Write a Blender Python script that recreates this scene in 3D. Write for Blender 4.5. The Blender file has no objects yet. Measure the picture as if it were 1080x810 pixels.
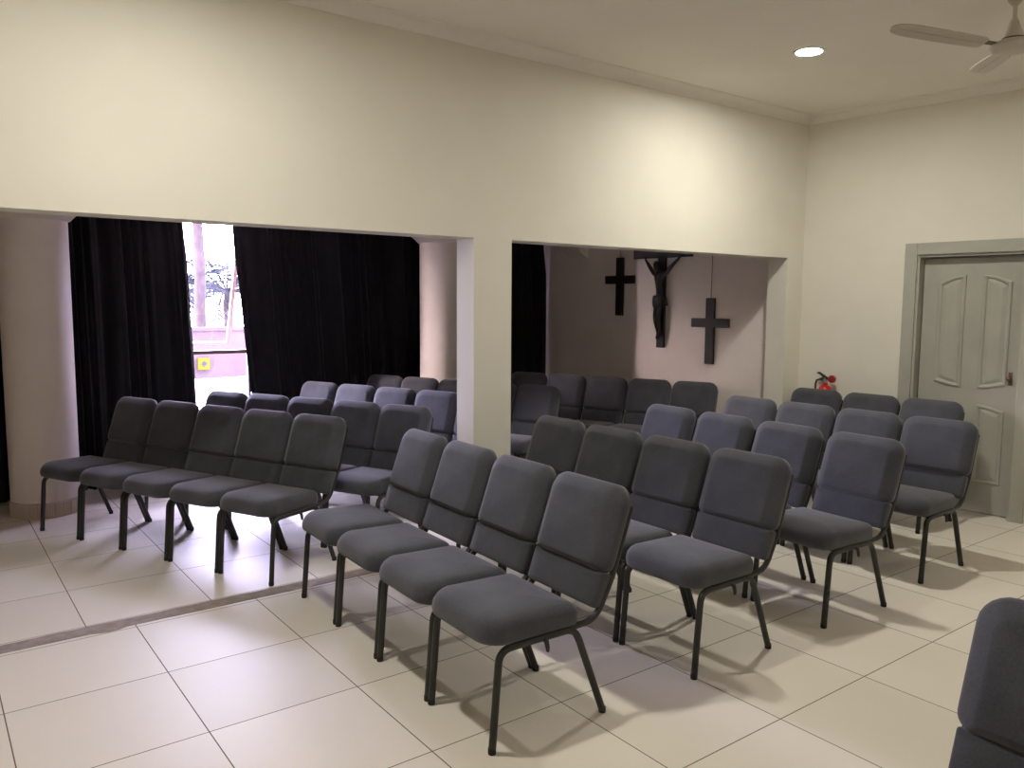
import bpy, bmesh, math, random
from mathutils import Vector, Matrix
random.seed(7)
S = bpy.context.scene
COL = S.collection
PI = math.pi

# ------------------------------------------------------------------ materials
def new_mat(name):
    m = bpy.data.materials.new(name); m.use_nodes = True
    nt = m.node_tree
    return m, nt, nt.nodes['Principled BSDF']

def plain(name, col, rough=0.5, metal=0.0, var=0.06, scale=14.0, bump=0.0, bscale=60.0, spec=0.5):
    """procedural paint / metal / plastic: colour broken by soft noise, optional fine bump"""
    m, nt, b = new_mat(name)
    tc = nt.nodes.new('ShaderNodeTexCoord')
    n = nt.nodes.new('ShaderNodeTexNoise'); n.inputs['Scale'].default_value = scale; n.inputs['Detail'].default_value = 3
    r = nt.nodes.new('ShaderNodeValToRGB')
    r.color_ramp.elements[0].position = 0.3; r.color_ramp.elements[1].position = 0.7
    r.color_ramp.elements[0].color = tuple(c * (1 - var) for c in col) + (1,)
    r.color_ramp.elements[1].color = tuple(min(1, c * (1 + var)) for c in col) + (1,)
    nt.links.new(tc.outputs['Object'], n.inputs['Vector'])
    nt.links.new(n.outputs['Fac'], r.inputs['Fac'])
    nt.links.new(r.outputs['Color'], b.inputs['Base Color'])
    b.inputs['Roughness'].default_value = rough
    b.inputs['Metallic'].default_value = metal
    b.inputs['Specular IOR Level'].default_value = spec
    if bump:
        n2 = nt.nodes.new('ShaderNodeTexNoise'); n2.inputs['Scale'].default_value = bscale; n2.inputs['Detail'].default_value = 4
        bp = nt.nodes.new('ShaderNodeBump'); bp.inputs['Strength'].default_value = bump; bp.inputs['Distance'].default_value = 0.004
        nt.links.new(tc.outputs['Object'], n2.inputs['Vector'])
        nt.links.new(n2.outputs['Fac'], bp.inputs['Height'])
        nt.links.new(bp.outputs['Normal'], b.inputs['Normal'])
    return m

def emit(name, col, strength):
    m = bpy.data.materials.new(name); m.use_nodes = True
    nt = m.node_tree; nt.nodes.clear()
    e = nt.nodes.new('ShaderNodeEmission'); o = nt.nodes.new('ShaderNodeOutputMaterial')
    e.inputs['Color'].default_value = tuple(col) + (1,); e.inputs['Strength'].default_value = strength
    nt.links.new(e.outputs[0], o.inputs[0])
    return m

def tile_mat(name, x0, y0, size, grout=0.0045):
    m, nt, b = new_mat(name)
    N = nt.nodes.new; L = nt.links.new
    tc = N('ShaderNodeTexCoord'); sep = N('ShaderNodeSeparateXYZ'); L(tc.outputs['Object'], sep.inputs[0])
    def M(op, a, c=None):
        k = N('ShaderNodeMath'); k.operation = op
        for i, v in enumerate((a, c)):
            if v is None: continue
            if isinstance(v, (int, float)): k.inputs[i].default_value = v
            else: L(v, k.inputs[i])
        return k.outputs[0]
    def line(out, o):
        t = M('DIVIDE', M('SUBTRACT', out, o), size)
        f = M('FRACT', t)
        d = M('MULTIPLY', M('MINIMUM', f, M('SUBTRACT', 1.0, f)), size)
        return M('FLOOR', t), d
    ix, dx = line(sep.outputs['X'], x0); iy, dy = line(sep.outputs['Y'], y0)
    g = M('LESS_THAN', M('MINIMUM', dx, dy), grout / 2)
    # per tile tone
    cmb = N('ShaderNodeCombineXYZ'); L(ix, cmb.inputs[0]); L(iy, cmb.inputs[1])
    wn = N('ShaderNodeTexWhiteNoise'); wn.noise_dimensions = '3D'; L(cmb.outputs[0], wn.inputs['Vector'])
    no = N('ShaderNodeTexNoise'); no.inputs['Scale'].default_value = 2.2; no.inputs['Detail'].default_value = 5
    L(tc.outputs['Object'], no.inputs['Vector'])
    fac = M('ADD', M('MULTIPLY', wn.outputs['Value'], 0.45), M('MULTIPLY', no.outputs['Fac'], 0.55))
    rp = N('ShaderNodeValToRGB')
    rp.color_ramp.elements[0].position = 0.25; rp.color_ramp.elements[0].color = (0.735, 0.685, 0.59, 1)
    rp.color_ramp.elements[1].position = 0.75; rp.color_ramp.elements[1].color = (0.80, 0.75, 0.655, 1)
    L(fac, rp.inputs['Fac'])
    mx = N('ShaderNodeMix'); mx.data_type = 'RGBA'
    L(g, mx.inputs['Factor']); L(rp.outputs['Color'], mx.inputs['A']); mx.inputs['B'].default_value = (0.12, 0.095, 0.075, 1)
    L(mx.outputs['Result'], b.inputs['Base Color'])
    ro = M('ADD', M('MULTIPLY', g, 0.4), M('ADD', 0.39, M('MULTIPLY', no.outputs['Fac'], 0.14)))
    L(ro, b.inputs['Roughness'])
    bp = N('ShaderNodeBump'); bp.inputs['Strength'].default_value = 0.35; bp.inputs['Distance'].default_value = 0.002
    L(M('SUBTRACT', 1.0, g), bp.inputs['Height']); L(bp.outputs['Normal'], b.inputs['Normal'])
    return m

def fabric_mat(name, col, weave=900.0, sheen=0.25):
    m, nt, b = new_mat(name)
    N = nt.nodes.new; L = nt.links.new
    tc = N('ShaderNodeTexCoord')
    n1 = N('ShaderNodeTexNoise'); n1.inputs['Scale'].default_value = 170; n1.inputs['Detail'].default_value = 4
    n2 = N('ShaderNodeTexNoise'); n2.inputs['Scale'].default_value = 7; n2.inputs['Detail'].default_value = 3
    L(tc.outputs['Object'], n1.inputs['Vector']); L(tc.outputs['Object'], n2.inputs['Vector'])
    ad = N('ShaderNodeMath'); ad.operation = 'ADD'; L(n1.outputs['Fac'], ad.inputs[0]); L(n2.outputs['Fac'], ad.inputs[1])
    r = N('ShaderNodeValToRGB')
    hv = N('ShaderNodeMath'); hv.operation = 'MULTIPLY'; hv.inputs[1].default_value = 0.5; L(ad.outputs[0], hv.inputs[0])
    r.color_ramp.elements[0].position = 0.3; r.color_ramp.elements[0].color = tuple(c * 0.72 for c in col) + (1,)
    r.color_ramp.elements[1].position = 0.7; r.color_ramp.elements[1].color = tuple(c * 1.28 for c in col) + (1,)
    L(hv.outputs[0], r.inputs['Fac']); L(r.outputs['Color'], b.inputs['Base Color'])
    b.inputs['Roughness'].default_value = 0.9
    b.inputs['Specular IOR Level'].default_value = 0.2
    b.inputs['Sheen Weight'].default_value = sheen
    b.inputs['Sheen Roughness'].default_value = 0.5
    v = N('ShaderNodeTexNoise'); v.inputs['Scale'].default_value = weave * 0.5; v.inputs['Detail'].default_value = 2
    L(tc.outputs['Object'], v.inputs['Vector'])
    bp = N('ShaderNodeBump'); bp.inputs['Strength'].default_value = 0.35; bp.inputs['Distance'].default_value = 0.0015
    L(v.outputs['Fac'], bp.inputs['Height']); L(bp.outputs['Normal'], b.inputs['Normal'])
    return m

def glass_mat(name):
    m = bpy.data.materials.new(name); m.use_nodes = True
    nt = m.node_tree; nt.nodes.clear()
    N = nt.nodes.new; L = nt.links.new
    o = N('ShaderNodeOutputMaterial'); t = N('ShaderNodeBsdfTransparent'); g = N('ShaderNodeBsdfGlossy')
    f = N('ShaderNodeFresnel'); f.inputs['IOR'].default_value = 1.45
    no = N('ShaderNodeTexNoise'); no.inputs['Scale'].default_value = 3
    rr = N('ShaderNodeMapRange'); rr.inputs['To Min'].default_value = 0.0; rr.inputs['To Max'].default_value = 0.03
    L(no.outputs['Fac'], rr.inputs['Value']); L(rr.outputs[0], g.inputs['Roughness'])
    t.inputs['Color'].default_value = (0.95, 0.97, 0.98, 1)
    mx = N('ShaderNodeMixShader'); L(f.outputs[0], mx.inputs[0]); L(t.outputs[0], mx.inputs[1]); L(g.outputs[0], mx.inputs[2])
    L(mx.outputs[0], o.inputs[0])
    return m

MAT = dict(
    wall=plain('wall_paint', (0.74, 0.715, 0.625), 0.75, var=0.02, scale=3, bump=0.05, bscale=45, spec=0.3),
    side_wall=plain('side_room_paint', (0.82, 0.75, 0.69), 0.8, var=0.03, scale=3, bump=0.06, bscale=40, spec=0.3),
    ceiling=plain('ceiling_paint', (0.82, 0.775, 0.71), 0.85, var=0.02, scale=2, spec=0.2),
    cornice=plain('cornice_plaster', (0.80, 0.755, 0.69), 0.8, var=0.02, spec=0.2),
    floor=tile_mat('cream_floor_tiles', 0.0, 0.0, 0.6),
    side_floor=tile_mat('side_room_floor_tiles', 0.40, 0.75, 0.6),
    screed=plain('grey_screed', (0.30, 0.25, 0.215), 0.8, var=0.2, scale=18, bump=0.4, bscale=70),
    door=plain('door_paint', (0.39, 0.39, 0.335), 0.5, var=0.05, scale=6, bump=0.05),
    brass=plain('worn_brass', (0.22, 0.15, 0.09), 0.4, metal=0.9),
    fabric=fabric_mat('charcoal_upholstery', (0.064, 0.067, 0.079)),
    frame=plain('dark_powder_coat', (0.033, 0.032, 0.029), 0.42, metal=0.35, var=0.25, scale=220),
    rubber=plain('black_rubber', (0.012, 0.012, 0.012), 0.7),
    velvet=fabric_mat('black_velvet', (0.008, 0.0068, 0.0085), weave=500, sheen=0.06),
    wood=plain('dark_stained_wood', (0.008, 0.0055, 0.0058), 0.55, var=0.4, scale=25, bump=0.2),
    red=plain('red_enamel', (0.50, 0.012, 0.014), 0.3, var=0.05),
    darkred=plain('dark_red_plastic', (0.30, 0.015, 0.015), 0.35),
    black=plain('black_plastic', (0.014, 0.013, 0.013), 0.45),
    steel=plain('brushed_steel', (0.45, 0.45, 0.44), 0.35, metal=0.9),
    fan=plain('cream_fan_enamel', (0.52, 0.475, 0.39), 0.35, var=0.03),
    fandark=plain('fan_dark_paint', (0.10, 0.085, 0.065), 0.6),  # dark brown paint of the vent ring and blade irons
    alu=plain('pink_beige_window_frame', (0.10, 0.052, 0.05), 0.5, var=0.04),
    transom=plain('brown_window_bar', (0.17, 0.10, 0.08), 0.5),
    glass=glass_mat('window_glass'),
    lens=emit('downlight_lens', (1.0, 0.965, 0.865), 660.0),
    lens_fill=emit('fill_light_lens', (1.0, 0.965, 0.865), 130.0),
    white=plain('white_enamel', (0.8, 0.78, 0.74), 0.4, var=0.02),
    pave=plain('outdoor_concrete', (0.60, 0.58, 0.56), 0.9, var=0.1, scale=1.5),
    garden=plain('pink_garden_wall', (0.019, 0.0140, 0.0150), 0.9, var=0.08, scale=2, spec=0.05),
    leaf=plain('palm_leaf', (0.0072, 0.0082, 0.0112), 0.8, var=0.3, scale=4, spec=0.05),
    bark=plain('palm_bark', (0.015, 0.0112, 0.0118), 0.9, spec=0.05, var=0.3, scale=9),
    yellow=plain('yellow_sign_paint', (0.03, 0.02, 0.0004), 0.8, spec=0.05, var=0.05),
    tilebase=plain('column_base_tile', (0.55, 0.47, 0.38), 0.45, var=0.06, scale=9),
    cord=plain('hanging_cord', (0.06, 0.045, 0.04), 0.8),
)

# ------------------------------------------------------------------ helpers
def obj(name, bm, mat, parent=None, smooth=False, angle=None):
    me = bpy.data.meshes.new(name)
    bmesh.ops.recalc_face_normals(bm, faces=bm.faces)
    bm.to_mesh(me); bm.free()
    if smooth:
        for p in me.polygons: p.use_smooth = True
    if angle is not None and hasattr(me, 'set_sharp_from_angle'):
        me.set_sharp_from_angle(angle=math.radians(angle))
    me.materials.append(mat)
    o = bpy.data.objects.new(name, me); COL.objects.link(o)
    if parent: o.parent = parent
    return o

def thing(name, label, cat, loc=(0, 0, 0), rotz=0.0, group=None):
    o = bpy.data.objects.new(name, None); COL.objects.link(o)
    o.empty_display_size = 0.1
    o.location = loc; o.rotation_euler = (0, 0, rotz)
    o['label'] = label; o['category'] = cat
    if group: o['group'] = group
    return o

def struct(o):
    o['kind'] = 'structure'; return o

def bx(bm, lo, hi, bevel=0.0, M=None):
    vs = [bm.verts.new((x, y, z)) for x in (lo[0], hi[0]) for y in (lo[1], hi[1]) for z in (lo[2], hi[2])]
    q = [(0, 1, 3, 2), (4, 6, 7, 5), (0, 4, 5, 1), (2, 3, 7, 6), (0, 2, 6, 4), (1, 5, 7, 3)]
    fs = [bm.faces.new([vs[i] for i in f]) for f in q]
    if bevel:
        es = list({e for f in fs for e in f.edges})
        r = bmesh.ops.bevel(bm, geom=es, offset=bevel, segments=2, affect='EDGES', profile=0.5)
        vs = list({v for v in vs if v.is_valid} | set(r['verts']))
    if M is not None:
        bmesh.ops.transform(bm, matrix=M, verts=[v for v in vs if v.is_valid])
    return vs

def tube(bm, pts, rad, n=10, cap=True):
    pts = [Vector(p) for p in pts]
    rads = rad if isinstance(rad, (list, tuple)) else [rad] * len(pts)
    rings = []; ref = None
    for i, p in enumerate(pts):
        a = pts[max(i - 1, 0)]; c = pts[min(i + 1, len(pts) - 1)]
        t = (c - a).normalized()
        if ref is None:
            ref = t.orthogonal().normalized()
        u = (ref - t * ref.dot(t)).normalized(); ref = u
        w = t.cross(u)
        rings.append([bm.verts.new(p + (u * math.cos(2 * PI * k / n) + w * math.sin(2 * PI * k / n)) * rads[i]) for k in range(n)])
    for a, b in zip(rings, rings[1:]):
        for k in range(n):
            bm.faces.new((a[k], a[(k + 1) % n], b[(k + 1) % n], b[k]))
    if cap:
        bm.faces.new(rings[0][::-1]); bm.faces.new(rings[-1])

def lathe(bm, prof, n=24, M=None, caps=True):
    """prof: list of (r, z)"""
    rings = []; vs = []
    for r, z in prof:
        ring = [bm.verts.new((max(r, 1e-4) * math.cos(2 * PI * k / n), max(r, 1e-4) * math.sin(2 * PI * k / n), z)) for k in range(n)]
        rings.append(ring); vs += ring
    for a, b in zip(rings, rings[1:]):
        for k in range(n):
            bm.faces.new((a[k], a[(k + 1) % n], b[(k + 1) % n], b[k]))
    if caps:
        bm.faces.new(rings[0][::-1]); bm.faces.new(rings[-1])
    if M is not None: bmesh.ops.transform(bm, matrix=M, verts=vs)
    return vs

def arc(p0, p1, p2, n=6):
    """quadratic corner from p0 to p2 round p1"""
    p0, p1, p2 = Vector(p0), Vector(p1), Vector(p2)
    return [(1 - t) ** 2 * p0 + 2 * t * (1 - t) * p1 + t * t * p2 for t in [i / n for i in range(n + 1)]]

def round_rect(a0, a1, b0, b1, radii, n=6):
    """outline in a plane; radii for corners (a0b0, a1b0, a1b1, a0b1)"""
    out = []
    cs = [(a0, b0, 1, 1, PI), (a1, b0, -1, 1, 1.5 * PI), (a1, b1, -1, -1, 0), (a0, b1, 1, -1, 0.5 * PI)]
    for (a, b, sa, sb, st), r in zip(cs, radii):
        ca, cb = a + sa * r, b + sb * r
        for k in range(n + 1):
            t = st + 0.5 * PI * k / n
            out.append((ca + r * math.cos(t), cb + r * math.sin(t)))
    return out

def cushion(bm, a0, a1, b0, b1, radii, rings, crown, P, deform=None, n=6, kb=1.0):
    """stack of inset rounded-rectangle loops; rings = (inset, w); P maps (a, b, w) to a point; crown adds height to the closing face"""
    L = []
    for ins, w in rings:
        rr = [max(r - ins * 0.6, 0.006) for r in radii]
        pts = round_rect(a0 + ins, a1 - ins, b0 + ins * kb, b1 - ins, rr, n)
        L.append([(a, b, w) for a, b in pts])
    # closing inner loops of the crowned face
    ins, w = rings[-1]
    ca, cb = (a0 + a1) / 2, (b0 + b1) / 2
    last = L[-1]
    for k in (0.75, 0.45, 0.18):
        L.append([(ca + (a - ca) * k, cb + (b - cb) * k, w + crown * (1 - k * k)) for a, b, _ in last])
    V = []
    for loop in L:
        V.append([bm.verts.new(P(*(deform(*q) if deform else q))) for q in loop])
    for A, B in zip(V, V[1:]):
        m = len(A)
        for k in range(m):
            bm.faces.new((A[k], A[(k + 1) % m], B[(k + 1) % m], B[k]))
    bm.faces.new(V[0][::-1]); bm.faces.new(V[-1])

# ------------------------------------------------------------------ the room
CEIL = 3.19
YW0, YW1 = 0.63, 0.825           # partition with the two openings
HEAD = 1.992                      # underside of its header
RX, RS = 6.10, 0.083              # right wall leans a little off square
def rx(y): return RX + RS * (YW0 - y)
YB = 3.92                         # window wall of the side room
SIDE_CEIL = 2.62
XL, YN = -3.2, -4.4

def slab_poly(bm, pts, z0, z1):
    a = [bm.verts.new((x, y, z0)) for x, y in pts]; b = [bm.verts.new((x, y, z1)) for x, y in pts]
    n = len(pts)
    for k in range(n): bm.faces.new((a[k], a[(k + 1) % n], b[(k + 1) % n], b[k]))
    bm.faces.new(a[::-1]); bm.faces.new(b)

ym = 0.735
bm = bmesh.new(); slab_poly(bm, [(XL, YN), (rx(YN) + .3, YN), (rx(YW0) + .3, YW0), (XL, YW0)], -0.12, 0.0)
struct(obj('floor', bm, MAT['floor']))
bm = bmesh.new(); slab_poly(bm, [(XL, ym), (rx(ym), ym), (rx(YB + .15), YB + .15), (XL, YB + .15)], -0.12, 0.0)
struct(obj('floor_side', bm, MAT['side_floor']))
# rough screed strip left where the old wall stood, with ragged edges
bm = bmesh.new()
xs = [XL + i * (rx(.7) - XL) / 160 for i in range(161)]
lo = [YW0 + (0.0 if i in (0, 160) else random.uniform(-.004, .010)) for i in range(161)]
hi = [ym + random.uniform(-.003, .004) for i in range(161)]
for i in (63, 64): lo[i] = YW0 - .02
A_ = [bm.verts.new((x, y, 0.0015)) for x, y in zip(xs, lo)]; B_ = [bm.verts.new((x, y, 0.0015)) for x, y in zip(xs, hi)]
C_ = [bm.verts.new((x, YW0 - .03 if i in (63, 64) else YW0, -0.05)) for i, x in enumerate(xs)]
for i in range(160): bm.faces.new((A_[i], A_[i + 1], B_[i + 1], B_[i])); bm.faces.new((C_[i], C_[i + 1], A_[i + 1], A_[i]))
struct(obj('trim_1', bm, MAT['screed']))
bm = bmesh.new(); bx(bm, (XL, YW0 - .0005, -0.12), (rx(.7), ym + .0005, -0.0008))
struct(obj('floor_strip', bm, MAT['screed']))

bm = bmesh.new(); slab_poly(bm, [(XL, YN), (rx(YN), YN), (rx(YW0), YW0), (XL, YW0)], CEIL, CEIL + 0.12)
struct(obj('ceiling', bm, MAT['ceiling']))
bm = bmesh.new(); slab_poly(bm, [(XL, YW1), (rx(YW1), YW1), (rx(YB + .15), YB + .15), (XL, YB + .15)], SIDE_CEIL, SIDE_CEIL + 0.12)
struct(obj('ceiling_side', bm, MAT['side_wall']))

# partition: header, pillar and end stubs in one wall
PX0, PX1, PX2 = 2.613, 2.905, 5.872
bm = bmesh.new()
gx = [XL, -1.9, PX0, PX1, PX2, rx(YW0) + .02]; gz = [0, HEAD, CEIL]
solid = lambda i, j: 0 <= i < 5 and 0 <= j < 2 and not (j == 0 and i in (1, 3))
gv = {}
def wv(i, j, b):
    if (i, j, b) not in gv: gv[i, j, b] = bm.verts.new((gx[i], (YW0, YW1)[b], gz[j]))
    return gv[i, j, b]
for i in range(5):
    for j in range(2):
        if not solid(i, j): continue
        for b in (0, 1): bm.faces.new((wv(i, j, b), wv(i + 1, j, b), wv(i + 1, j + 1, b), wv(i, j + 1, b)))
        for (di, dj, p, q) in ((-1, 0, (i, j), (i, j + 1)), (1, 0, (i + 1, j), (i + 1, j + 1)), (0, -1, (i, j), (i + 1, j)), (0, 1, (i, j + 1), (i + 1, j + 1))):
            if not solid(i + di, j + dj): bm.faces.new((wv(*p, 0), wv(*q, 0), wv(*q, 1), wv(*p, 1)))
wl = struct(obj('wall_left', bm, MAT['wall']))

# right wall with the door opening, one straight run through both rooms
D0, D1, DH = -0.335, -1.085, 1.985       # clear opening between the casings
bm = bmesh.new()
def rwall(y0, y1, z0, z1):
    a = [(rx(y0), y0), (rx(y1), y1), (rx(y1) + .16, y1), (rx(y0) + .16, y0)]
    slab_poly(bm, a, z0, z1)
rwall(YN, D1, 0, CEIL); rwall(D1, D0, DH, CEIL); rwall(D0, YW1 - .01, 0, CEIL)
struct(obj('wall_right', bm, MAT['wall']))
bm = bmesh.new(); slab_poly(bm, [(rx(0) + .17, .1), (rx(-1.5) + .17, -1.5), (rx(-1.5) + .27, -1.5), (rx(0) + .27, .1)], 0, 2.4)
struct(obj('wall_light_block', bm, MAT['wall']))  # unseen slab added to stop outside light leaking round the door
bm = bmesh.new(); rwall(YW1 - .01, YB + .15, 0, SIDE_CEIL + .1)
struct(obj('wall_crucifix_side', bm, MAT['side_wall']))
bm = bmesh.new(); bx(bm, (XL - .15, YN, 0), (XL, YB + .15, CEIL)); struct(obj('wall_altar', bm, MAT['wall']))
bm = bmesh.new(); bx(bm, (XL - .15, YN - .15, 0), (rx(YN) + .16, YN, CEIL)); struct(obj('wall_rear', bm, MAT['wall']))
# window wall with two openings
WX0, WX1, WZ0, WZ1 = 0.72, 3.86, 0.30, 2.45
SX0, SX1 = 1.00, 2.315           # the bay of it with the open sash
VX0, VX1 = 4.6, 5.50
bm = bmesh.new()
for a in [(XL, 0, WX0, SIDE_CEIL + .1), (WX0, 0, WX1, WZ0), (WX0, WZ1, WX1, SIDE_CEIL + .1), (WX1, 0, VX0, SIDE_CEIL + .1), (VX0, 0, VX1, WZ0), (VX0, WZ1, VX1, SIDE_CEIL + .1), (VX1, 0, rx(YB) + .05, SIDE_CEIL + .1)]:
    bx(bm, (a[0], YB, a[1]), (a[2], YB + .14, a[3]))
struct(obj('wall_window', bm, MAT['side_wall']))

# cornices
def cornice(name, path, inward):
    prof = [(0.0, CEIL - .060), (0.012, CEIL - .060), (0.018, CEIL - .05), (0.03, CEIL - .036), (0.05, CEIL - .022), (0.075, CEIL - .013), (0.098, CEIL - .010), (0.104, CEIL - .004), (0.104, CEIL)]
    bm = bmesh.new()
    (p0, m0), (p1, m1) = path
    r0 = [bm.verts.new((p0[0] + m0[0] * d, p0[1] + m0[1] * d, z)) for d, z in prof] + [bm.verts.new((p0[0], p0[1], CEIL))]
    r1 = [bm.verts.new((p1[0] + m1[0] * d, p1[1] + m1[1] * d, z)) for d, z in prof] + [bm.verts.new((p1[0], p1[1], CEIL))]
    n = len(r0)
    for k in range(n): bm.faces.new((r0[k], r0[(k + 1) % n], r1[(k + 1) % n], r1[k]))
    bm.faces.new(r0); bm.faces.new(r1[::-1])
    return struct(obj(name, bm, MAT['cornice'], smooth=True, angle=35))
cornice('trim_2', [((XL, YW0), (1, -1)), ((rx(YW0), YW0), (-1, -1))], None)
cornice('trim_3', [((rx(YW0), YW0), (-1, -1)), ((rx(YN), YN), (-1, 1))], None)

# plaster corbel where the edge beam meets the crucifix wall, and that beam above the columns
bm = bmesh.new(); bx(bm, (XL, 3.20, 2.36), (rx(3.3), 3.47, SIDE_CEIL)); struct(obj('trim_4', bm, MAT['side_wall']))
bm = bmesh.new()
xw = rx(3.3)
pr = [(xw + .01, 2.09), (xw - .10, 2.15), (xw - .22, 2.36), (xw + .01, 2.36)]
a = [bm.verts.new((x, 3.20, z)) for x, z in pr]; b = [bm.verts.new((x, 3.47, z)) for x, z in pr]
for k in range(4): bm.faces.new((a[k], a[(k + 1) % 4], b[(k + 1) % 4], b[k]))
bm.faces.new(a); bm.faces.new(b[::-1])
struct(obj('trim_5', bm, MAT['side_wall']))

# ------------------------------------------------------------------ columns
def column(label, x, y):
    t = thing('column', label, 'column', (x, y, 0), 0, 'round plaster columns by the windows')
    bm = bmesh.new(); lathe(bm, [(.232, .112), (.232, 2.17)], 64); obj('shaft', bm, MAT['side_wall'], t, True, 40)
    bm = bmesh.new(); lathe(bm, [(.232, 2.17), (.236, 2.172), (.25, 2.178), (.275, 2.205), (.305, 2.232), (.325, 2.25), (.33, 2.27), (.33, 2.36)], 64); obj('capital', bm, MAT['side_wall'], t, True, 50)
    bm = bmesh.new()
    nt_ = 26
    for k in range(nt_):
        a0 = 2 * PI * (k + .03) / nt_; a1 = 2 * PI * (k + .97) / nt_
        v = []
        for r, z in ((.2, .0), (.241, .0), (.241, .106), (.238, .11), (.2, .11)):
            v.append([bm.verts.new((r * math.cos(a), r * math.sin(a), z)) for a in (a0, (a0 + a1) / 2, a1)])
        for i in range(5):
            A, B = v[i], v[(i + 1) % 5]
            for j in range(2): bm.faces.new((A[j], A[j + 1], B[j + 1], B[j]))
        bm.faces.new([r[0] for r in v]); bm.faces.new([r[2] for r in v][::-1])
    tb = obj('tiled_base', bm, MAT['tilebase'], t); tb['label'] = 'ring of small beige upright tiles'
    bm = bmesh.new(); lathe(bm, [(.2385, .0), (.2385, .107), (.233, .113), (.20, .113)], 64); obj('grout', bm, MAT['screed'], tb, True, 40)
    return t
column('round plaster column with tiled base beside the left end of the chairs', .542, 3.335)
column('round plaster column lit pink, between black curtain and the cream pillar', 4.07, 3.335)

# ------------------------------------------------------------------ windows, exterior
def framebox(bm, x0, x1, z0, z1, y0, y1, w):
    bx(bm, (x0, y0, z0), (x0 + w, y1, z1)); bx(bm, (x1 - w, y0, z0), (x1, y1, z1))
    bx(bm, (x0 + w, y0, z1 - w), (x1 - w, y1, z1)); bx(bm, (x0 + w, y0, z0), (x1 - w, y1, z0 + w))
TZ0, TZ1 = 1.112, 1.145
bm = bmesh.new(); framebox(bm, WX0, WX1, WZ0, WZ1, YB + .03, YB + .08, .022)
for x in (SX0, SX1, 3.06): bx(bm, (x - .011, YB + .03, WZ0 + .022), (x + .011, YB + .08, WZ1 - .022))
w1 = struct(obj('window_1', bm, MAT['alu']))
bays = [(WX0 + .022, SX0 - .011), (SX0 + .011, SX1 - .011), (SX1 + .011, 3.049), (3.071, WX1 - .022)]
for i, (xa, xb) in enumerate(bays):
    bm = bmesh.new(); bx(bm, (xa, YB + .025, TZ0), (xb, YB + .085, TZ1)); obj('transom_bar', bm, MAT['transom'], w1)['label'] = 'brown horizontal bar'
    bm = bmesh.new(); bx(bm, (xa, YB + .052, WZ0 + .022), (xb, YB + .058, TZ0)); obj('lower_pane', bm, MAT['glass'], w1)
    if i != 1:
        bm = bmesh.new(); bx(bm, (xa, YB + .052, TZ1), (xb, YB + .058, WZ1 - .022)); obj('upper_pane', bm, MAT['glass'], w1)
# the top-hung sash stands open, its foot swung outwards
hz, hy = 2.40, YB + .06
L_ = 1.33; ang = math.radians(22)
MS = Matrix.Translation((0, hy, hz)) @ Matrix.Rotation(ang, 4, 'X')
bm = bmesh.new(); framebox(bm, SX0 + .03, SX1 - .012, -L_, 0.0, -.018, .018, .034)
bmesh.ops.transform(bm, matrix=MS, verts=bm.verts); sash = obj('sash', bm, MAT['alu'], w1); sash['label'] = 'pinkish top-hung sash swung open'
bm = bmesh.new(); bx(bm, (SX0 + .06, -.003, -L_ + .03), (SX1 - .042, .003, -.03))
bmesh.ops.transform(bm, matrix=MS, verts=bm.verts); obj('pane', bm, MAT['glass'], sash)
bm = bmesh.new(); framebox(bm, VX0, VX1, WZ0, WZ1, YB + .03, YB + .08, .022)
w2 = struct(obj('window_2', bm, MAT['alu']))
bm = bmesh.new(); bx(bm, (VX0 + .022, YB + .052, WZ0 + .022), (VX1 - .022, YB + .058, WZ1 - .022)); obj('pane', bm, MAT['glass'], w2)

bm = bmesh.new(); bx(bm, (-30, YB + .14, -.3), (40, 45, -.02)); struct(obj('ground', bm, MAT['pave']))
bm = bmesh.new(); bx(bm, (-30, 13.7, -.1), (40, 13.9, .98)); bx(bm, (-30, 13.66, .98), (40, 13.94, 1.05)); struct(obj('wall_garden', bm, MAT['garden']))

def frond(bm, base, az, length, lift, droop, w=.05):
    """rachis with paired leaflets"""
    pts = []
    for i in range(13):
        t = i / 12
        d = length * t
        z = lift * d - droop * d * d
        pts.append(Vector((base[0] + math.cos(az) * d, base[1] + math.sin(az) * d, base[2] + z)))
    tube(bm, pts, [.02 * (1 - .8 * i / 12) for i in range(13)], 5)
    side = Vector((-math.sin(az), math.cos(az), 0))
    for i in range(2, 13):
        for s in (-1, 1):
            for q in (0, .5):
                j = min(i + q, 12); i0 = int(j); fr = j - i0
                p = pts[i0].lerp(pts[min(i0 + 1, 12)], fr)
                fw = (pts[min(i0 + 1, 12)] - pts[max(i0 - 1, 0)]).normalized()
                ln = .55 * math.sin(PI * (.12 + .8 * j / 12)) + .08
                tip = p + (side * s * .8 + fw * .55).normalized() * ln + Vector((0, 0, -.25 * ln))
                up = Vector((0, 0, .006))
                a = p + fw * w * .5; b = p - fw * w * .5
                v = [bm.verts.new(k) for k in (a, b, tip, p + up)]
                bm.faces.new((v[0], v[3], v[2])); bm.faces.new((v[3], v[1], v[2]))
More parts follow.
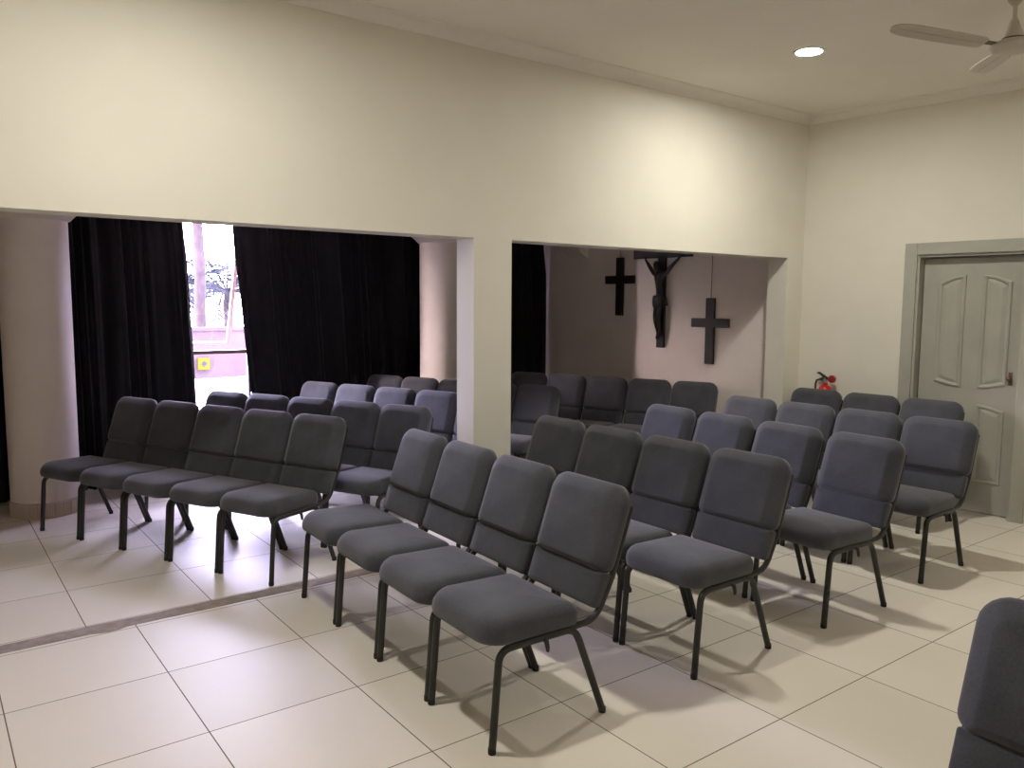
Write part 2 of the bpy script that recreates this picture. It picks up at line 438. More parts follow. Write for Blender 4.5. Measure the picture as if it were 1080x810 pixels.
def palm(label, x, y, h, nf, seed, ln, sc=1.0):
    random.seed(seed)
    t = thing('palm_tree', label, 'tree', (x, y, -.02), 0, 'palms outside the window')
    t.scale = (sc, sc, sc)
    bm = bmesh.new()
    pts = [(0.01 * math.sin(i * .9), 0, i * h / 16) for i in range(17)]
    tube(bm, pts, [.085 - .02 * i / 16 + (.006 if i % 2 else 0) for i in range(17)], 12); obj('trunk', bm, MAT['bark'], t, True)
    for k in range(nf):
        bm = bmesh.new()
        frond(bm, (0, 0, h - .05), 2 * PI * k / nf + random.uniform(-.2, .2), ln * random.uniform(.85, 1.1), random.uniform(.1, 1.0), random.uniform(.25, .45))
        obj('frond', bm, MAT['leaf'], t)
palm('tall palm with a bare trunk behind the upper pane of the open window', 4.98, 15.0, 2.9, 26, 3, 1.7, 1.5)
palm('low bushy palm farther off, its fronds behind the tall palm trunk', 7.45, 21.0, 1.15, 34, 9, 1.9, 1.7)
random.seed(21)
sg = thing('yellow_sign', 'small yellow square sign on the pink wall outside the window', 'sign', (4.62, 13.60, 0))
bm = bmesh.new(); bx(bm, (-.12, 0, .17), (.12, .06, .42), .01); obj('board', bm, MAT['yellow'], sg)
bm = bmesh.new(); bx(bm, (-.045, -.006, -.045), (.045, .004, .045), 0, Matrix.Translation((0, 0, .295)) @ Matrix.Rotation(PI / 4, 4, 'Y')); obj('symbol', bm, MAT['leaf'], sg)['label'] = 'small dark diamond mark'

# ------------------------------------------------------------------ curtains
def lerp_tab(tab, z):
    tab = sorted(tab)
    if z <= tab[0][0]: return tab[0][1]
    for (z0, x0), (z1, x1) in zip(tab, tab[1:]):
        if z <= z1: return x0 + (x1 - x0) * (z - z0) / (z1 - z0)
    return tab[-1][1]
YC = 3.80
def curtain(label, left, right, z0, z1, folds, seed, amp=.035):
    rnd = random.Random(seed)
    t = thing('curtain', label, 'curtain', (0, YC, 0), 0, 'black curtains along the window wall')
    ph = [rnd.uniform(0, 6.28) for _ in range(6)]
    nu, nv = folds * 12, 24
    def yy(u, v):
        w = 2 * PI * folds * (u + .035 * math.sin(3.1 * u * 2 * PI + ph[0]) + .012 * (v - .5) * math.sin(7 * u + ph[3]))
        return amp * (math.sin(w) * (.72 + .28 * math.sin(5.3 * u + ph[1])) + .3 * math.sin(2.3 * w + ph[2]) + .25 * (1 - v) * math.sin(.5 * w + ph[4]))
    bm = bmesh.new()
    G = []
    for j in range(nv + 1):
        v = j / nv; z = z0 + (z1 - z0) * v
        xl, xr = lerp_tab(left, z), lerp_tab(right, z)
        G.append([bm.verts.new((xl + (xr - xl) * i / nu, yy(i / nu, v), z)) for i in range(nu + 1)])
    for j in range(nv):
        for i in range(nu):
            bm.faces.new((G[j][i], G[j][i + 1], G[j + 1][i + 1], G[j + 1][i]))
    dr = obj('drape', bm, MAT['velvet'], t, True)
    s = dr.modifiers.new('cloth_thickness', 'SOLIDIFY'); s.thickness = .004
    xl, xr = lerp_tab(left, z1), lerp_tab(right, z1)
    bm = bmesh.new(); bx(bm, (xl, -.008, z1 - .002), (xr, .008, z1 + .045)); obj('heading_tape', bm, MAT['velvet'], t)
    return t
ZT = 2.42
curtain('black curtain at the left edge of the photo, behind the tiled column', [(0, -.75)], [(0, .44)], .014, ZT, 8, 1)
curtain('black curtain between the left column and the bright window gap', [(0, .50)], [(.0, 1.80), (.64, 1.79), (1.2, 1.775), (1.74, 1.755), (2.0, 1.745), (2.42, 1.71)], .03, ZT, 11, 2)
curtain('wide black curtain right of the bright window gap', [(.0, 2.36), (.75, 2.268), (1.2, 2.225), (1.66, 2.188), (2.0, 2.15), (2.25, 2.138), (2.42, 2.13)], [(0, 4.42)], .03, ZT, 19, 3)
curtain('black curtain in the far corner, right of the cream pillar', [(0, 4.46)], [(0, 5.80), (1.4, 5.795), (1.9, 5.785), (2.05, 5.765), (2.2, 5.745), (2.42, 5.73)], .03, ZT, 11, 4)
rod = thing('curtain_rod', 'dark curtain rod over the window wall, behind the header', 'curtain rod', (0, YC, 2.475))
bm = bmesh.new(); tube(bm, [(-.9, 0, 0), (5.77, 0, 0)], .0125, 10); obj('pole', bm, MAT['black'], rod, True)
for x in (-.8, .47, 2.9, 4.44, 5.6):
    bm = bmesh.new(); bx(bm, (x - .012, -.008, -.012), (x + .012, YB - YC, .012)); obj('bracket', bm, MAT['black'], rod)

# ------------------------------------------------------------------ door on the right wall
# local frame of the right wall: u runs along it towards the camera, d into the room
U = Vector((RS, -1, 0)).normalized(); NR = Vector((-1, -RS, 0)).normalized()
def wall_M(y):
    """x = along wall towards camera (right in the photo), y = into the wall, z up; origin on the wall face at y"""
    o = Vector((rx(y), y, 0)); m = Matrix.Identity(4)
    m.col[0][:3] = U; m.col[1][:3] = -NR; m.col[2][:3] = (0, 0, 1); m.col[3][:3] = o
    return m
k_ = math.hypot(1, RS)
dw = (D0 - D1) * k_
MD = wall_M(D0)
def bm_in(M, boxes, bev=0.0):
    bm = bmesh.new()
    for lo, hi in boxes: bx(bm, lo, hi, bev)
    bmesh.ops.transform(bm, matrix=M, verts=bm.verts)
    return bm
rec = .085
# leaf with raised mouldings round four panels (arched tops above)
bm = bmesh.new()
LW = dw - .05; LX0 = .025; LH = DH - .028
bx(bm, (LX0, rec, .008), (LX0 + LW, rec + .04, LH))
bmesh.ops.transform(bm, matrix=MD, verts=bm.verts)
door = struct(obj('door_1', bm, MAT['door']))
def panel(x0, x1, z0, z1, arch_top=0.0, arch_bot=0.0):
    out = []
    n = 10
    out += [(x0 + (x1 - x0) * i / n, z0 - arch_bot * (1 - abs(2 * ((i / n) if arch_bot == 0 else i / n) - 1) ** 2)) for i in range(n + 1)]
    out += [(x1 - (x1 - x0) * i / n, z1 + (arch_top[0] + (arch_top[1] - arch_top[0]) * (1 - i / n) if isinstance(arch_top, tuple) else 0)) for i in range(n + 1)]
    return out
def moulded(pts, name):
    bm = bmesh.new()
    cx = sum(p[0] for p in pts) / len(pts); cz = sum(p[1] for p in pts) / len(pts)
    def ins(d):
        r = []
        n = len(pts)
        for i, (x, z) in enumerate(pts):
            xa, xb = min(p[0] for p in pts), max(p[0] for p in pts)
            sx = (xb - xa - 2 * d) / (xb - xa); za, zb = min(p[1] for p in pts), max(p[1] for p in pts)
            sz = (zb - za - 2 * d) / (zb - za); mx, mz = (xa + xb) / 2, (za + zb) / 2
            r.append((mx + (x - mx) * sx, mz + (z - mz) * sz))
        return r
    rings = [(0, rec + .002), (0, rec - .010), (.010, rec - .014), (.022, rec - .010), (.030, rec + .001), (.055, rec - .008), (.062, rec - .009)]
    V = [[bm.verts.new((x, d, z)) for x, z in ins(i)] for i, d in rings]
    for A, B in zip(V, V[1:]):
        n = len(A)
        for k in range(n): bm.faces.new((A[k], A[(k + 1) % n], B[(k + 1) % n], B[k]))
    bm.faces.new(V[-1]); bm.faces.new(V[0][::-1])
    bmesh.ops.transform(bm, matrix=MD, verts=bm.verts)
    return obj(name, bm, MAT['door'], door)
def arch(x0, x1, z0, z1, t0, t1, b0, b1, n=10):
    """panel outline; top rises from z1+t0 at x0 to z1+t1 at x1 on a curve, bottom likewise downwards"""
    pts = []
    for i in range(n + 1):
        t = i / n; pts.append((x0 + (x1 - x0) * t, z0 - b0 - (b1 - b0) * math.sin(t * PI / 2 if b1 > b0 else 0) - (0 if b1 >= b0 else (b1 - b0) * (1 - math.cos(t * PI / 2)) * 1.0)))
    for i in range(n + 1):
        t = 1 - i / n
        zz = z1 + (t0 + (t1 - t0) * math.sin(t * PI / 2) if t1 >= t0 else t0 + (t1 - t0) * (1 - math.cos(t * PI / 2)))
        pts.append((x0 + (x1 - x0) * t, zz))
    return pts
pa0, pa1, pb0, pb1 = .14, .335, .455, .65
moulded(arch(pa0, pa1, 1.00, 1.77, 0, .055, 0, .035), 'raised_panel')
moulded(arch(pb0, pb1, 1.00, 1.77, .055, 0, .035, 0), 'raised_panel')
moulded(arch(pa0, pa1, .24, .80, 0, .04, 0, 0), 'raised_panel')
moulded(arch(pb0, pb1, .24, .80, .04, 0, 0, 0), 'raised_panel')
cw = .094
bm = bm_in(MD, [((-cw, -.016, 0), (0, .02, DH + cw)), ((dw, -.016, 0), (dw + cw, .02, DH + cw)), ((0, -.016, DH), (dw, .02, DH + cw))], .004)
obj('casing', bm, MAT['door'], door)
bm = bm_in(MD, [((0, .004, 0), (.018, .16, DH)), ((dw - .018, .004, 0), (dw, .16, DH)), ((.018, .004, DH - .018), (dw - .018, .16, DH))])
obj('jamb_lining', bm, MAT['door'], door)
bm = bm_in(MD, [((LX0 + LW - .064, rec - .005, 1.00), (LX0 + LW - .036, rec + .001, 1.10))], .003)
pl = obj('lock_plate', bm, MAT['brass'], door); pl['label'] = 'small worn brass lock plate'
bm = bmesh.new(); lathe(bm, [(.006, 0), (.006, .018), (.013, .022), (.0175, .031), (.016, .041), (.008, .046)], 20, MD @ Matrix.Translation((LX0 + LW - .05, rec - .004, 1.055)) @ Matrix.Rotation(PI / 2, 4, 'X'))
obj('knob', bm, MAT['brass'], pl, True)

# ------------------------------------------------------------------ crosses on the side wall
CY0 = 3.92
def wall_pt(y): return wall_M(y)
def cross(label, y, zb, zt, arm, za, w, h, th=.03, cord=None, ring=False):
    m = wall_M(y)
    t = thing('wooden_cross', label, 'cross', m.col[3][:3], 0, 'plain black crosses on the side wall')
    off = Matrix.Translation(-Vector(m.col[3][:3])) @ m
    g = .012
    bm = bm_in(off, [((-w / 2, -g - th, zb), (w / 2, -g, zt))], .003); obj('upright', bm, MAT['wood'], t)
    bm = bm_in(off, [((-arm / 2, -g - th - .002, za - h / 2), (arm / 2, -g + .001, za + h / 2))], .003); obj('crossbar', bm, MAT['wood'], t)
    bm = bmesh.new()
    if ring:
        pts = [(.018 * math.sin(2 * PI * k / 16), -g - th / 2, zt + .014 - .018 * math.cos(2 * PI * k / 16)) for k in range(17)]
        tube(bm, pts, .0025, 6); tube(bm, [(0, -g - th / 2, zt + .03), (.001, -g - th / 2, zt + .09), (0, .002, zt + .10)], .002, 6)
        bmesh.ops.transform(bm, matrix=off, verts=bm.verts); obj('hanging_ring', bm, MAT['cord'], t, True)
    if cord:
        tube(bm, [(0, -g - th / 2, zt - .01), (.004, -g - th / 2, zt + cord * .5), (.002, -g - th / 2, zt + cord), (.002, .003, zt + cord + .004)], .003, 6)
        bmesh.ops.transform(bm, matrix=off, verts=bm.verts); obj('hanging_cord', bm, MAT['cord'], t, True)
    return t
cross('plain black cross hung left of the crucifix, higher than the other one', 2.706, 1.464, 2.08, .40, 1.846, .094, .087, ring=True)
cross('plain black cross hanging low on a long cord, right of the crucifix', 1.552, 1.011, 1.65, .424, 1.411, .096, .087, cord=.60)

ym_ = 2.145
m = wall_M(ym_); off = Matrix.Translation(-Vector(m.col[3][:3])) @ m
cr = thing('crucifix', 'tall dark crucifix with a carved figure, between two plain crosses', 'crucifix', m.col[3][:3])
bm = bm_in(off, [((-.045, -.045, 1.145), (.045, -.01, 2.32))], .004); obj('upright', bm, MAT['wood'], cr)
bm = bm_in(off, [((-.365, -.048, 2.057), (.365, -.008, 2.165))], .004); obj('crossbar', bm, MAT['wood'], cr)
# the figure: one skinned body
J = {}
def fig():
    V, E, R = [], [], []
    def add(p, r, par=None):
        V.append(p); R.append(r)
        if par is not None: E.append((par, len(V) - 1))
        return len(V) - 1
    y0 = -.085
    pel = add((.012, y0, 1.635), (.052, .04))
    wa = add((.004, y0 - .004, 1.725), (.040, .033), pel)
    ch = add((-.002, y0 - .006, 1.82), (.056, .042), wa)
    nk0 = add((-.004, y0 - .002, 1.885), (.045, .034), ch)
    nk = add((-.012, y0 - .012, 1.92), (.018, .018), nk0)
    hd = add((-.022, y0 - .025, 1.952), (.029, .034), nk)
    hd2 = add((-.026, y0 - .03, 1.985), (.027, .033), hd)
    add((-.028, y0 - .028, 2.008), (.014, .018), hd2)
    nose = add((-.024, y0 - .064, 1.958), (.005, .006), hd)
    for s, hx, hz in ((-1, -.222, 2.062), (1, .248, 2.074)):
        sh = add((s * .070, y0 + .005, 1.893), (.024, .024), nk0)
        el = add((s * .140, y0 + .012, 1.972), (.021, .020), sh)
        wr = add((hx - s * .03, y0 + .022, hz - .03), (.014, .013), el)
        pm = add((hx - s * .012, y0 + .024, hz - .008), (.012, .008), wr)
        for q in range(4):
            a = math.radians(20 + 24 * q)
            k1 = add((hx - s * .012 + s * .016 * math.cos(a), y0 + .02, hz - .008 + .016 * math.sin(a)), (.0042, .0042), pm)
            add((hx - s * .012 + s * (.027 - .002 * abs(q - 1.5)) * math.cos(a), y0 + .010, hz - .008 + .027 * math.sin(a)), (.0034, .0034), k1)
        t1 = add((hx - s * .030, y0 + .012, hz + .006), (.0042, .0042), pm)
        add((hx - s * .036, y0 + .006, hz + .016), (.0035, .0035), t1)
    for s in (-1, 1):
        hp = add((.008 + s * .026, y0 + .004, 1.60), (.040, .036), pel)
        kn = add((.002 + s * .021, y0 - .03, 1.475), (.027, .026), hp)
        cf = add((-.004 + s * .022, y0 - .012, 1.40), (.023, .022), kn)
        an = add((.002 + s * .012, y0 + .004, 1.30), (.013, .013), cf)
        hl = add((.002 + s * .012, y0 + .002, 1.275), (.014, .015), an)
        add((.0 + s * .008, y0 - .022, 1.235), (.013, .009), hl)
    return V, E, R
V, E, R = fig()
V = [(x + .012, y, z) for x, y, z in V]
me = bpy.data.meshes.new('figure'); me.from_pydata([tuple(off @ Vector(v)) for v in V], E, []); me.update()
fo = bpy.data.objects.new('figure', me); COL.objects.link(fo); fo.parent = cr
me.materials.append(MAT['wood'])
sk = fo.modifiers.new('skin', 'SKIN'); sk.use_smooth_shade = True
for i, r in enumerate(R):
    me.skin_vertices[0].data[i].radius = r
    me.skin_vertices[0].data[i].use_root = (i == 0)
ss = fo.modifiers.new('subsurf', 'SUBSURF'); ss.levels = 2; ss.render_levels = 2
# hair and loincloth
bm = bmesh.new(); bmesh.ops.create_uvsphere(bm, u_segments=16, v_segments=10, radius=1)
for v in bm.verts:
    p = v.co; v.co = Vector((-.025 + p.x * .035, -.098 + p.y * .037 - (.0 if p.y > -.2 else -.012), 1.985 + p.z * (.04 if p.z > 0 else .062)))
bmesh.ops.transform(bm, matrix=off, verts=bm.verts); obj('hair', bm, MAT['wood'], fo, True)
bm = bmesh.new()
lathe(bm, [(.050, -.075), (.062, -.05), (.066, 0), (.062, .04), (.052, .05)], 20)
for v in bm.verts: v.co = Vector((.010 + v.co.x * 1.06, -.088 + v.co.y * .82, 1.625 + v.co.z + .006 * math.sin(9 * v.co.x * 20)))
bmesh.ops.transform(bm, matrix=off, verts=bm.verts); lc = obj('loincloth', bm, MAT['wood'], fo, True)
bm = bmesh.new()
tube(bm, [(.07, -.10, 1.665), (.10, -.105, 1.668), (.115, -.10, 1.64), (.118, -.10, 1.60), (.122, -.10, 1.575)], [.012, .016, .011, .013, .016], 8)
bmesh.ops.transform(bm, matrix=off, verts=bm.verts); obj('knot', bm, MAT['wood'], cr, True)

# ------------------------------------------------------------------ fire extinguisher on the right wall
m = wall_M(.345); off = Matrix.Translation(-Vector(m.col[3][:3])) @ m
ex = thing('fire_extinguisher', 'red fire extinguisher on the right wall behind the back row', 'fire extinguisher', m.col[3][:3])
EX = off @ Matrix.Translation((0, -.066, .0))
bm = bmesh.new(); lathe(bm, [(.045, .47), (.056, .475), (.058, .49), (.058, .845), (.055, .868), (.045, .888), (.030, .902), (.019, .908), (.019, .925)], 28, EX); obj('cylinder', bm, MAT['red'], ex, True, 50)
bm = bmesh.new(); lathe(bm, [(.016, .925), (.020, .928), (.020, .952), (.013, .957), (.013, .972)], 16, EX); vb = obj('valve', bm, MAT['steel'], ex, True, 40)
bm = bmesh.new()
tube(bm, [EX @ Vector((.02, 0, .962)), EX @ Vector((-.02, 0, .985)), EX @ Vector((-.055, 0, 1.008)), EX @ Vector((-.075, 0, 1.006))], [.012, .013, .010, .007], 8)
obj('squeeze_lever', bm, MAT['black'], vb, True)
bm = bmesh.new()
tube(bm, [EX @ Vector((.015, 0, .955)), EX @ Vector((-.03, 0, .962)), EX @ Vector((-.06, 0, .948))], [.011, .011, .008], 8)
obj('carry_handle', bm, MAT['black'], vb, True)
bm = bmesh.new(); lathe(bm, [(.028, -.012), (.033, -.008), (.033, .008), (.028, .012)], 24, EX @ Matrix.Translation((.062, -.006, .962)) @ Matrix.Rotation(PI / 2, 4, 'X')); obj('gauge', bm, MAT['darkred'], vb, True, 40)
bm = bmesh.new(); tube(bm, [EX @ Vector((.015, 0, .945)), EX @ Vector((.05, -.004, .958))], .007, 8); obj('gauge_stem', bm, MAT['steel'], vb, True)
bm = bmesh.new()
hp = [EX @ Vector(p) for p in [(-.012, -.004, .945), (-.05, -.006, .953), (-.075, -.008, .943), (-.083, -.008, .915), (-.083, -.01, .85), (-.078, -.012, .70), (-.068, -.012, .62)]]
tube(bm, hp, [.0085] * 5 + [.011, .013], 10); obj('hose', bm, MAT['black'], ex, True)
bm = bmesh.new(); bx(bm, (-.025, -.007, .55), (.025, .0, .84)); bx(bm, (-.04, -.066, .70), (.04, -.004, .72)); bmesh.ops.transform(bm, matrix=off, verts=bm.verts); obj('wall_bracket', bm, MAT['steel'], ex)

# ------------------------------------------------------------------ ceiling fan
fx_, fy_ = 4.36, -1.67
FZ = 2.905
fan = thing('ceiling_fan', 'cream three-blade ceiling fan on a downrod near the door wall', 'ceiling fan', (fx_, fy_, FZ))
bm = bmesh.new(); tube(bm, [(0, 0, .10), (0, 0, CEIL - FZ)], .011, 12); obj('downrod', bm, MAT['fan'], fan, True)
bm = bmesh.new(); lathe(bm, [(.012, .135), (.017, .13), (.026, .105), (.042, .065), (.052, .042), (.053, .034)], 24); obj('lower_cup', bm, MAT['fan'], fan, True, 50)
bm = bmesh.new(); lathe(bm, [(.012, CEIL - FZ - .09), (.03, CEIL - FZ - .07), (.05, CEIL - FZ - .03), (.055, CEIL - FZ)], 24); obj('ceiling_cup', bm, MAT['fan'], fan, True, 50)
bm = bmesh.new(); lathe(bm, [(.03, .034), (.05, .030), (.085, .022), (.108, .010), (.112, -.004), (.102, -.018), (.082, -.026), (.05, -.032), (.02, -.034)], 32); mt = obj('motor_housing', bm, MAT['fan'], fan, True, 50)
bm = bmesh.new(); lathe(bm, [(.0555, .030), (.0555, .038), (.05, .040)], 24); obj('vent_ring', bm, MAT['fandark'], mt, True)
for a_ in (152, 37, -86):
    a = math.radians(a_)
    Rm = Matrix.Rotation(a, 4, 'Z')
    bm = bmesh.new()
    bx(bm, (.085, -.018, -.004), (.20, .018, .004), .002)
    bmesh.ops.transform(bm, matrix=Rm @ Matrix.Rotation(math.radians(-4), 4, 'Y'), verts=bm.verts)
    bl = bmesh.new()
    tilt = Matrix.Rotation(math.radians(11), 4, 'X')
    top, bot = [], []
    prof = [(.165, .038), (.19, .050), (.30, .055), (.42, .058), (.54, .058), (.615, .054), (.655, .042), (.675, .024), (.682, .0)]
    up = [(x, w) for x, w in prof]; dn = [(x, -w * (.85)) for x, w in prof[:-1]][::-1]
    ol = up + dn
    for zz, L in ((.003, top), (-.003, bot)):
        for x, y in ol: L.append(bl.verts.new((x, y, zz - .25 * y * y * 10 * .1)))
    nn = len(ol)
    for k in range(nn): bl.faces.new((top[k], top[(k + 1) % nn], bot[(k + 1) % nn], bot[k]))
    bl.faces.new(top); bl.faces.new(bot[::-1])
    # stiffening rib along the blade
    bx(bl, (.18, -.006, -.006), (.62, .006, -.002))
    bmesh.ops.transform(bl, matrix=Rm @ Matrix.Translation((0, 0, -.010)) @ Matrix.Rotation(math.radians(-5.2), 4, 'Y') @ tilt, verts=bl.verts)
    b_ = obj('blade', bl, MAT['fan'], fan)
    obj('blade_iron', bm, MAT['fandark'], b_)

# ------------------------------------------------------------------ downlights
def downlight(label, x, y, lens='lens'):
    t = thing('downlight', label, 'ceiling light', (x, y, CEIL), 0, 'recessed ceiling downlights')
    bm = bmesh.new(); lathe(bm, [(.074, -.0005), (.076, -.006), (.088, -.009), (.098, -.006), (.1, .0)], 40, None, False); obj('trim_ring', bm, MAT['white'], t, True)
    bm = bmesh.new(); bmesh.ops.create_circle(bm, cap_ends=True, segments=40, radius=.075, matrix=Matrix.Translation((0, 0, -.003)))
    o = obj('lens', bm, MAT[lens], t)
    return t
downlight('glowing round downlight in the ceiling, left of the ceiling fan', 4.45, -.44)
downlight('recessed downlight over the front row, above the photo', .72, -.62)
downlight('added fill light above the near right of the room, above the photo', 4.45, -2.9, 'lens_fill')  # this and the next are unseen lamps added as fill
downlight('added fill light above the camera, outside the photo', .7, -2.9, 'lens_fill')

# ------------------------------------------------------------------ chairs
HY = .205
def chair_proto():
    t = thing('padded_chair', 'x', 'chair')
    # seat
    bm = bmesh.new()
    def dfm(a, b, w):
        z = w
        if a < -.16:
            k = (-.16 - a) / .125
            if w > .43: z -= .030 * k * k
            else: z += .006 * k
        z -= .012 * (a + .09) / .4 if w > .43 else 0
        return (a, b, z)
    cushion(bm, -.285, .136, -.2135, .2135, (.085, .03, .03, .085),
            [(.05, .380), (.014, .382), (.003, .391), (0, .405), (0, .442), (.003, .456), (.010, .467), (.020, .475), (.036, .480)], .008, lambda a, b, w: (a, b, w), dfm)
    obj('seat', bm, MAT['fabric'], t, True)
    # back: lean frame
    al = math.radians(19.5)
    def Pb(a, b, w):   # a across (y), b up the back, w towards the sitter
        return (.262 + b * math.sin(al) - w * math.cos(al), a, .425 + b * math.cos(al) + w * math.sin(al))
    def bow(a, b, w):  # the bolstered sides sweep forward a little
        return (a, b, w + (.10 * a * a if w < .06 else .05 * a * a))
    bm = bmesh.new()
    cushion(bm, -.2135, .2135, .122, .468, (.045, .045, .078, .078),
            [(.03, -.002), (.008, .0), (.0, .010), (0, .034), (.003, .043), (.012, .053), (.034, .069), (.050, .0785), (.056, .0808), (.066, .0818)], .005, Pb, bow, kb=.42)
    obj('backrest', bm, MAT['fabric'], t, True)
    bm = bmesh.new()
    cushion(bm, -.205, .205, -.014, .127, (.02, .02, .008, .008),
            [(.012, .004), (.003, .006), (0, .012), (0, .042), (.003, .051), (.009, .056)], .004, Pb)
    obj('lumbar_pad', bm, MAT['fabric'], t, True)
    # legs
    r = .0140
    for s in (1, -1):
        y = s * HY
        yr = s * (HY - .002)
        fp = [(-.257, y, .012), (-.232, y, .315)] + arc((-.230, y, .335), (-.222, y, .372), (-.175, y, .374), 6)[0:] + [(-.10, y, .375)]
        bm = bmesh.new(); tube(bm, fp, r, 10); lg = obj('leg', bm, MAT['frame'], t, True, 60)
        bm = bmesh.new(); lathe(bm, [(.013, .0), (.0145, .002), (.0145, .022), (.012, .024)], 12, Matrix.Translation((-.2575, y, 0))); obj('rubber_foot', bm, MAT['rubber'], lg, True, 50)
        rp = [(.261, y, .012), (.140, y, .318)] + arc((.131, y, .336), (.113, y, .374), (.070, y, .375), 6) + [(-.0, y, .375)]
        bm = bmesh.new(); tube(bm, rp, r, 10); lg = obj('leg', bm, MAT['frame'], t, True, 60)
        bm = bmesh.new(); lathe(bm, [(.013, .0), (.0145, .002), (.0145, .022), (.012, .024)], 12, Matrix.Translation((.2615, y, 0))); obj('rubber_foot', bm, MAT['rubber'], lg, True, 50)
    bm = bmesh.new()
    for s in (1, -1): tube(bm, [(-.11, s * HY, .375), (.01, s * HY, .375)], r, 10)
    for x in (-.16, .06): tube(bm, [(x, -HY, .373), (x, HY, .373)], .010, 8)
    obj('seat_frame', bm, MAT['frame'], t, True, 60)
    bm = bmesh.new()
    for s in (1, -1):
        y = s * .199
        pts = [(.02, y, .378), (.12, y, .379)] + arc((.17, y, .381), (.232, y, .386), (.260, y, .45), 7) + [Pb(y, .12, -.004), Pb(y, .40, -.004)]
        tube(bm, pts, .0125, 10)
    tube(bm, [Pb(-.197, .38, -.004), Pb(.197, .38, -.004)], .009, 8)
    obj('back_frame', bm, MAT['frame'], t, True, 60)
    bm = bmesh.new()
    tube(bm, [(-.035, -.208, .372), (-.035, -.226, .368), (-.033, -.230, .345), (-.030, -.228, .330)], [.009, .009, .008, .006], 8)
    obj('ganging_hook', bm, MAT['black'], t, True, 60)
    return t
proto = chair_proto()
used = [False]
def dup(root):
    r = root.copy(); COL.objects.link(r)
    for ch in list(root.children):
        c = ch.copy(); COL.objects.link(c); c.parent = r
        for g in list(ch.children):
            d = g.copy(); COL.objects.link(d); d.parent = c
    return r
def place(x, y, rz, label, group, wide=1.0):
    if used[0]: o = dup(proto)
    else: o = proto; used[0] = True
    o.location = (x, y, 0); o.rotation_euler = (0, 0, rz); o.scale = (1, wide, 1)
    o['label'] = label; o['group'] = group
    return o
rj = random.Random(5)
P4 = ['at the far end of', 'second from the far end of', 'second from the near end of', 'at the near end of']
P5 = ['at the window end of', 'second from the window end of', 'in the middle of', 'second from the near end of', 'at the near end of']
rows = [
    # x, y, heading, pitch, positions, row phrase, group
    ('F', 1.668, .270, -.031, .467, P4, 'the front row in the main room', 'front row in the main room'),
    ('G', 2.641, .252, .003, .472, P4, 'the second row in the main room', 'second row in the main room'),
    ('H', 3.665, .279, -.045, .492, P4, 'the third row in the main room', 'third row in the main room'),
    ('I', 4.590, .272, .020, .472, P4, 'the fourth row in the main room', 'fourth row in the main room'),
    ('J', 5.570, .326, .045, .475, None, None, 'short back row against the door wall'),
    ('A', .765, 2.683, .422, .443, P5, 'the foremost row beyond the partition', 'first row in the side room'),
    ('B', 1.448, 2.742, .448, .431, P5, 'the second row beyond the partition', 'second row in the side room'),
    ('C', 2.354, 3.074, .383, .436, P5, 'the third row beyond the partition', 'third row in the side room'),
    ('D', 3.165, 3.364, .392, .431, P5, 'the fourth row beyond the partition', 'fourth row in the side room'),
    ('E', 4.560, 2.853, .386, .442, P5, 'the last row, under the crosses', 'last row under the crosses'),
]
JL = ['charcoal padded chair standing right in front of the red fire extinguisher',
      'charcoal padded chair against the door wall, between extinguisher and green door',
      'charcoal padded chair directly in front of the green door']
for key, x, y, th, pt, pos, phrase, grp in rows:
    n = 3 if key == 'J' else len(pos)
    for k in range(n):
        px = x + math.sin(th) * k * pt; py = y - math.cos(th) * k * pt
        lab = JL[k] if key == 'J' else 'charcoal chair %s %s' % (pos[k], phrase)
        place(px, py, th + rj.uniform(-.006, .006), lab, grp, 1.055 if key in 'FGHIJ' else 1.0)
place(1.55, -2.905, .0, 'charcoal padded chair cut off by the bottom right corner of the photo', 'chairs across the aisle', 1.065)

# ------------------------------------------------------------------ light and world
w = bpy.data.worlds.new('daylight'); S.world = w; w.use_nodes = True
nt = w.node_tree; bg = nt.nodes['Background']
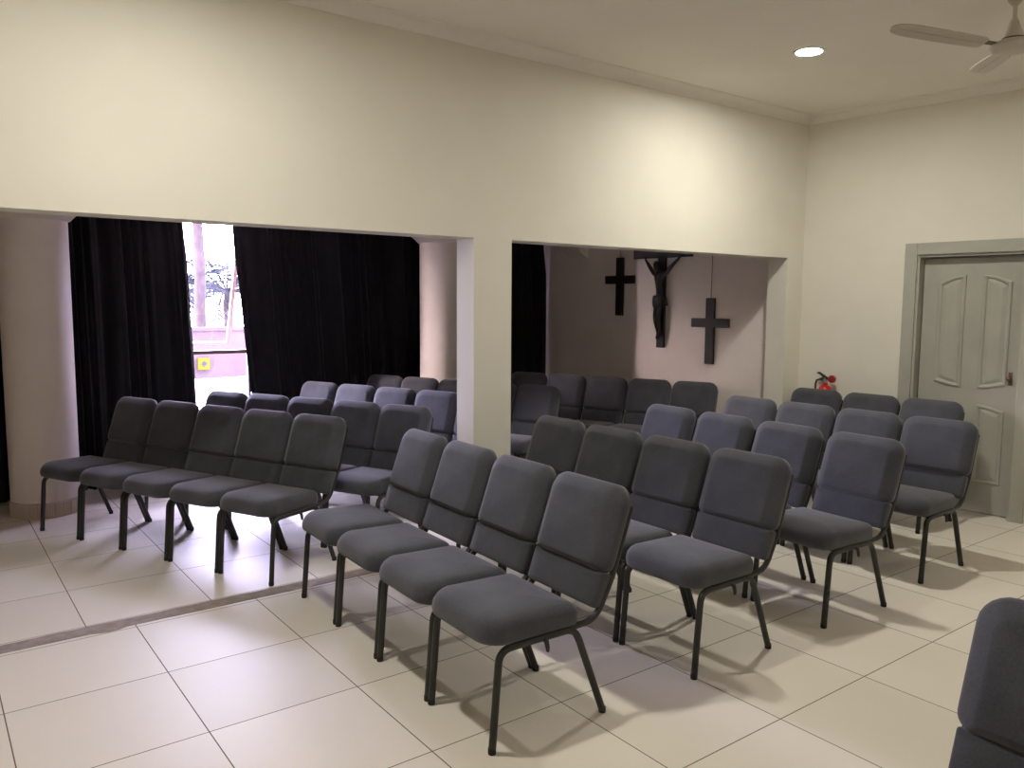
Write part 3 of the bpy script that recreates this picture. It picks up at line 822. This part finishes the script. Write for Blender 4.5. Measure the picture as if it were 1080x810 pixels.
# hazy bright sky, plus a glow added at left to brighten column and wall
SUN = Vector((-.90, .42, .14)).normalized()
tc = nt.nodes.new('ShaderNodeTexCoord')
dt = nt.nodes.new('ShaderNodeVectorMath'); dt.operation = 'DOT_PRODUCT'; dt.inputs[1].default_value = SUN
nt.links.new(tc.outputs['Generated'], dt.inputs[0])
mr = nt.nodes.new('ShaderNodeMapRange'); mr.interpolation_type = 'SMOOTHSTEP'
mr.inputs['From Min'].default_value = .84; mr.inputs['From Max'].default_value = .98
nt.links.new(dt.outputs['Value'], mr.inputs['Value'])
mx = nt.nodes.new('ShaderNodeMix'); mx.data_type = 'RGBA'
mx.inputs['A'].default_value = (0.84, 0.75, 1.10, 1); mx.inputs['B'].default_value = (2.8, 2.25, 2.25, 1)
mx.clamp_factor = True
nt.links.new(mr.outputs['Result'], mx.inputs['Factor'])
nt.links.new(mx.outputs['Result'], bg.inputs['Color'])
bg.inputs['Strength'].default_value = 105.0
for nm, x0, x1 in (('window_portal', WX0, WX1), ('corner_window_portal', VX0, VX1)):
    ld = bpy.data.lights.new(nm, 'AREA'); ld.shape = 'RECTANGLE'; ld.size = x1 - x0; ld.size_y = WZ1 - WZ0
    ld.cycles.is_portal = True
    lo_ = bpy.data.objects.new(nm, ld); COL.objects.link(lo_)
    lo_.location = ((x0 + x1) / 2, YB + .135, (WZ0 + WZ1) / 2); lo_.rotation_euler = (-PI / 2, 0, 0)

# ------------------------------------------------------------------ camera
yaw, pit, rol, fpx = .64221, -.1007, .0058, 844.93
f = Vector((math.sin(yaw) * math.cos(pit), math.cos(yaw) * math.cos(pit), math.sin(pit)))
r0 = Vector((math.cos(yaw), -math.sin(yaw), 0)); u0 = r0.cross(f)
r1 = r0 * math.cos(rol) + u0 * math.sin(rol); u1 = r1.cross(f)
cd = bpy.data.cameras.new('camera'); cam = bpy.data.objects.new('camera', cd); COL.objects.link(cam)
mw = Matrix.Identity(4)
mw.col[0][:3] = r1; mw.col[1][:3] = u1; mw.col[2][:3] = -f; mw.col[3][:3] = (-.20107, -3.53483, 1.59118)
cam.matrix_world = mw
cd.sensor_fit = 'HORIZONTAL'; cd.sensor_width = 36; cd.lens = 36 * fpx / 1080
cd.clip_start = .02; cd.clip_end = 200
S.camera = cam
S.view_settings.view_transform = 'Standard'; S.view_settings.look = 'None'
S.view_settings.exposure = 0.0; S.view_settings.gamma = 1.0; S.view_settings.use_curve_mapping = False
S.cycles.max_bounces = 12; S.cycles.diffuse_bounces = 8; S.cycles.transparent_max_bounces = 12
S.cycles.sample_clamp_indirect = 6.0
S.cycles.use_denoising = True
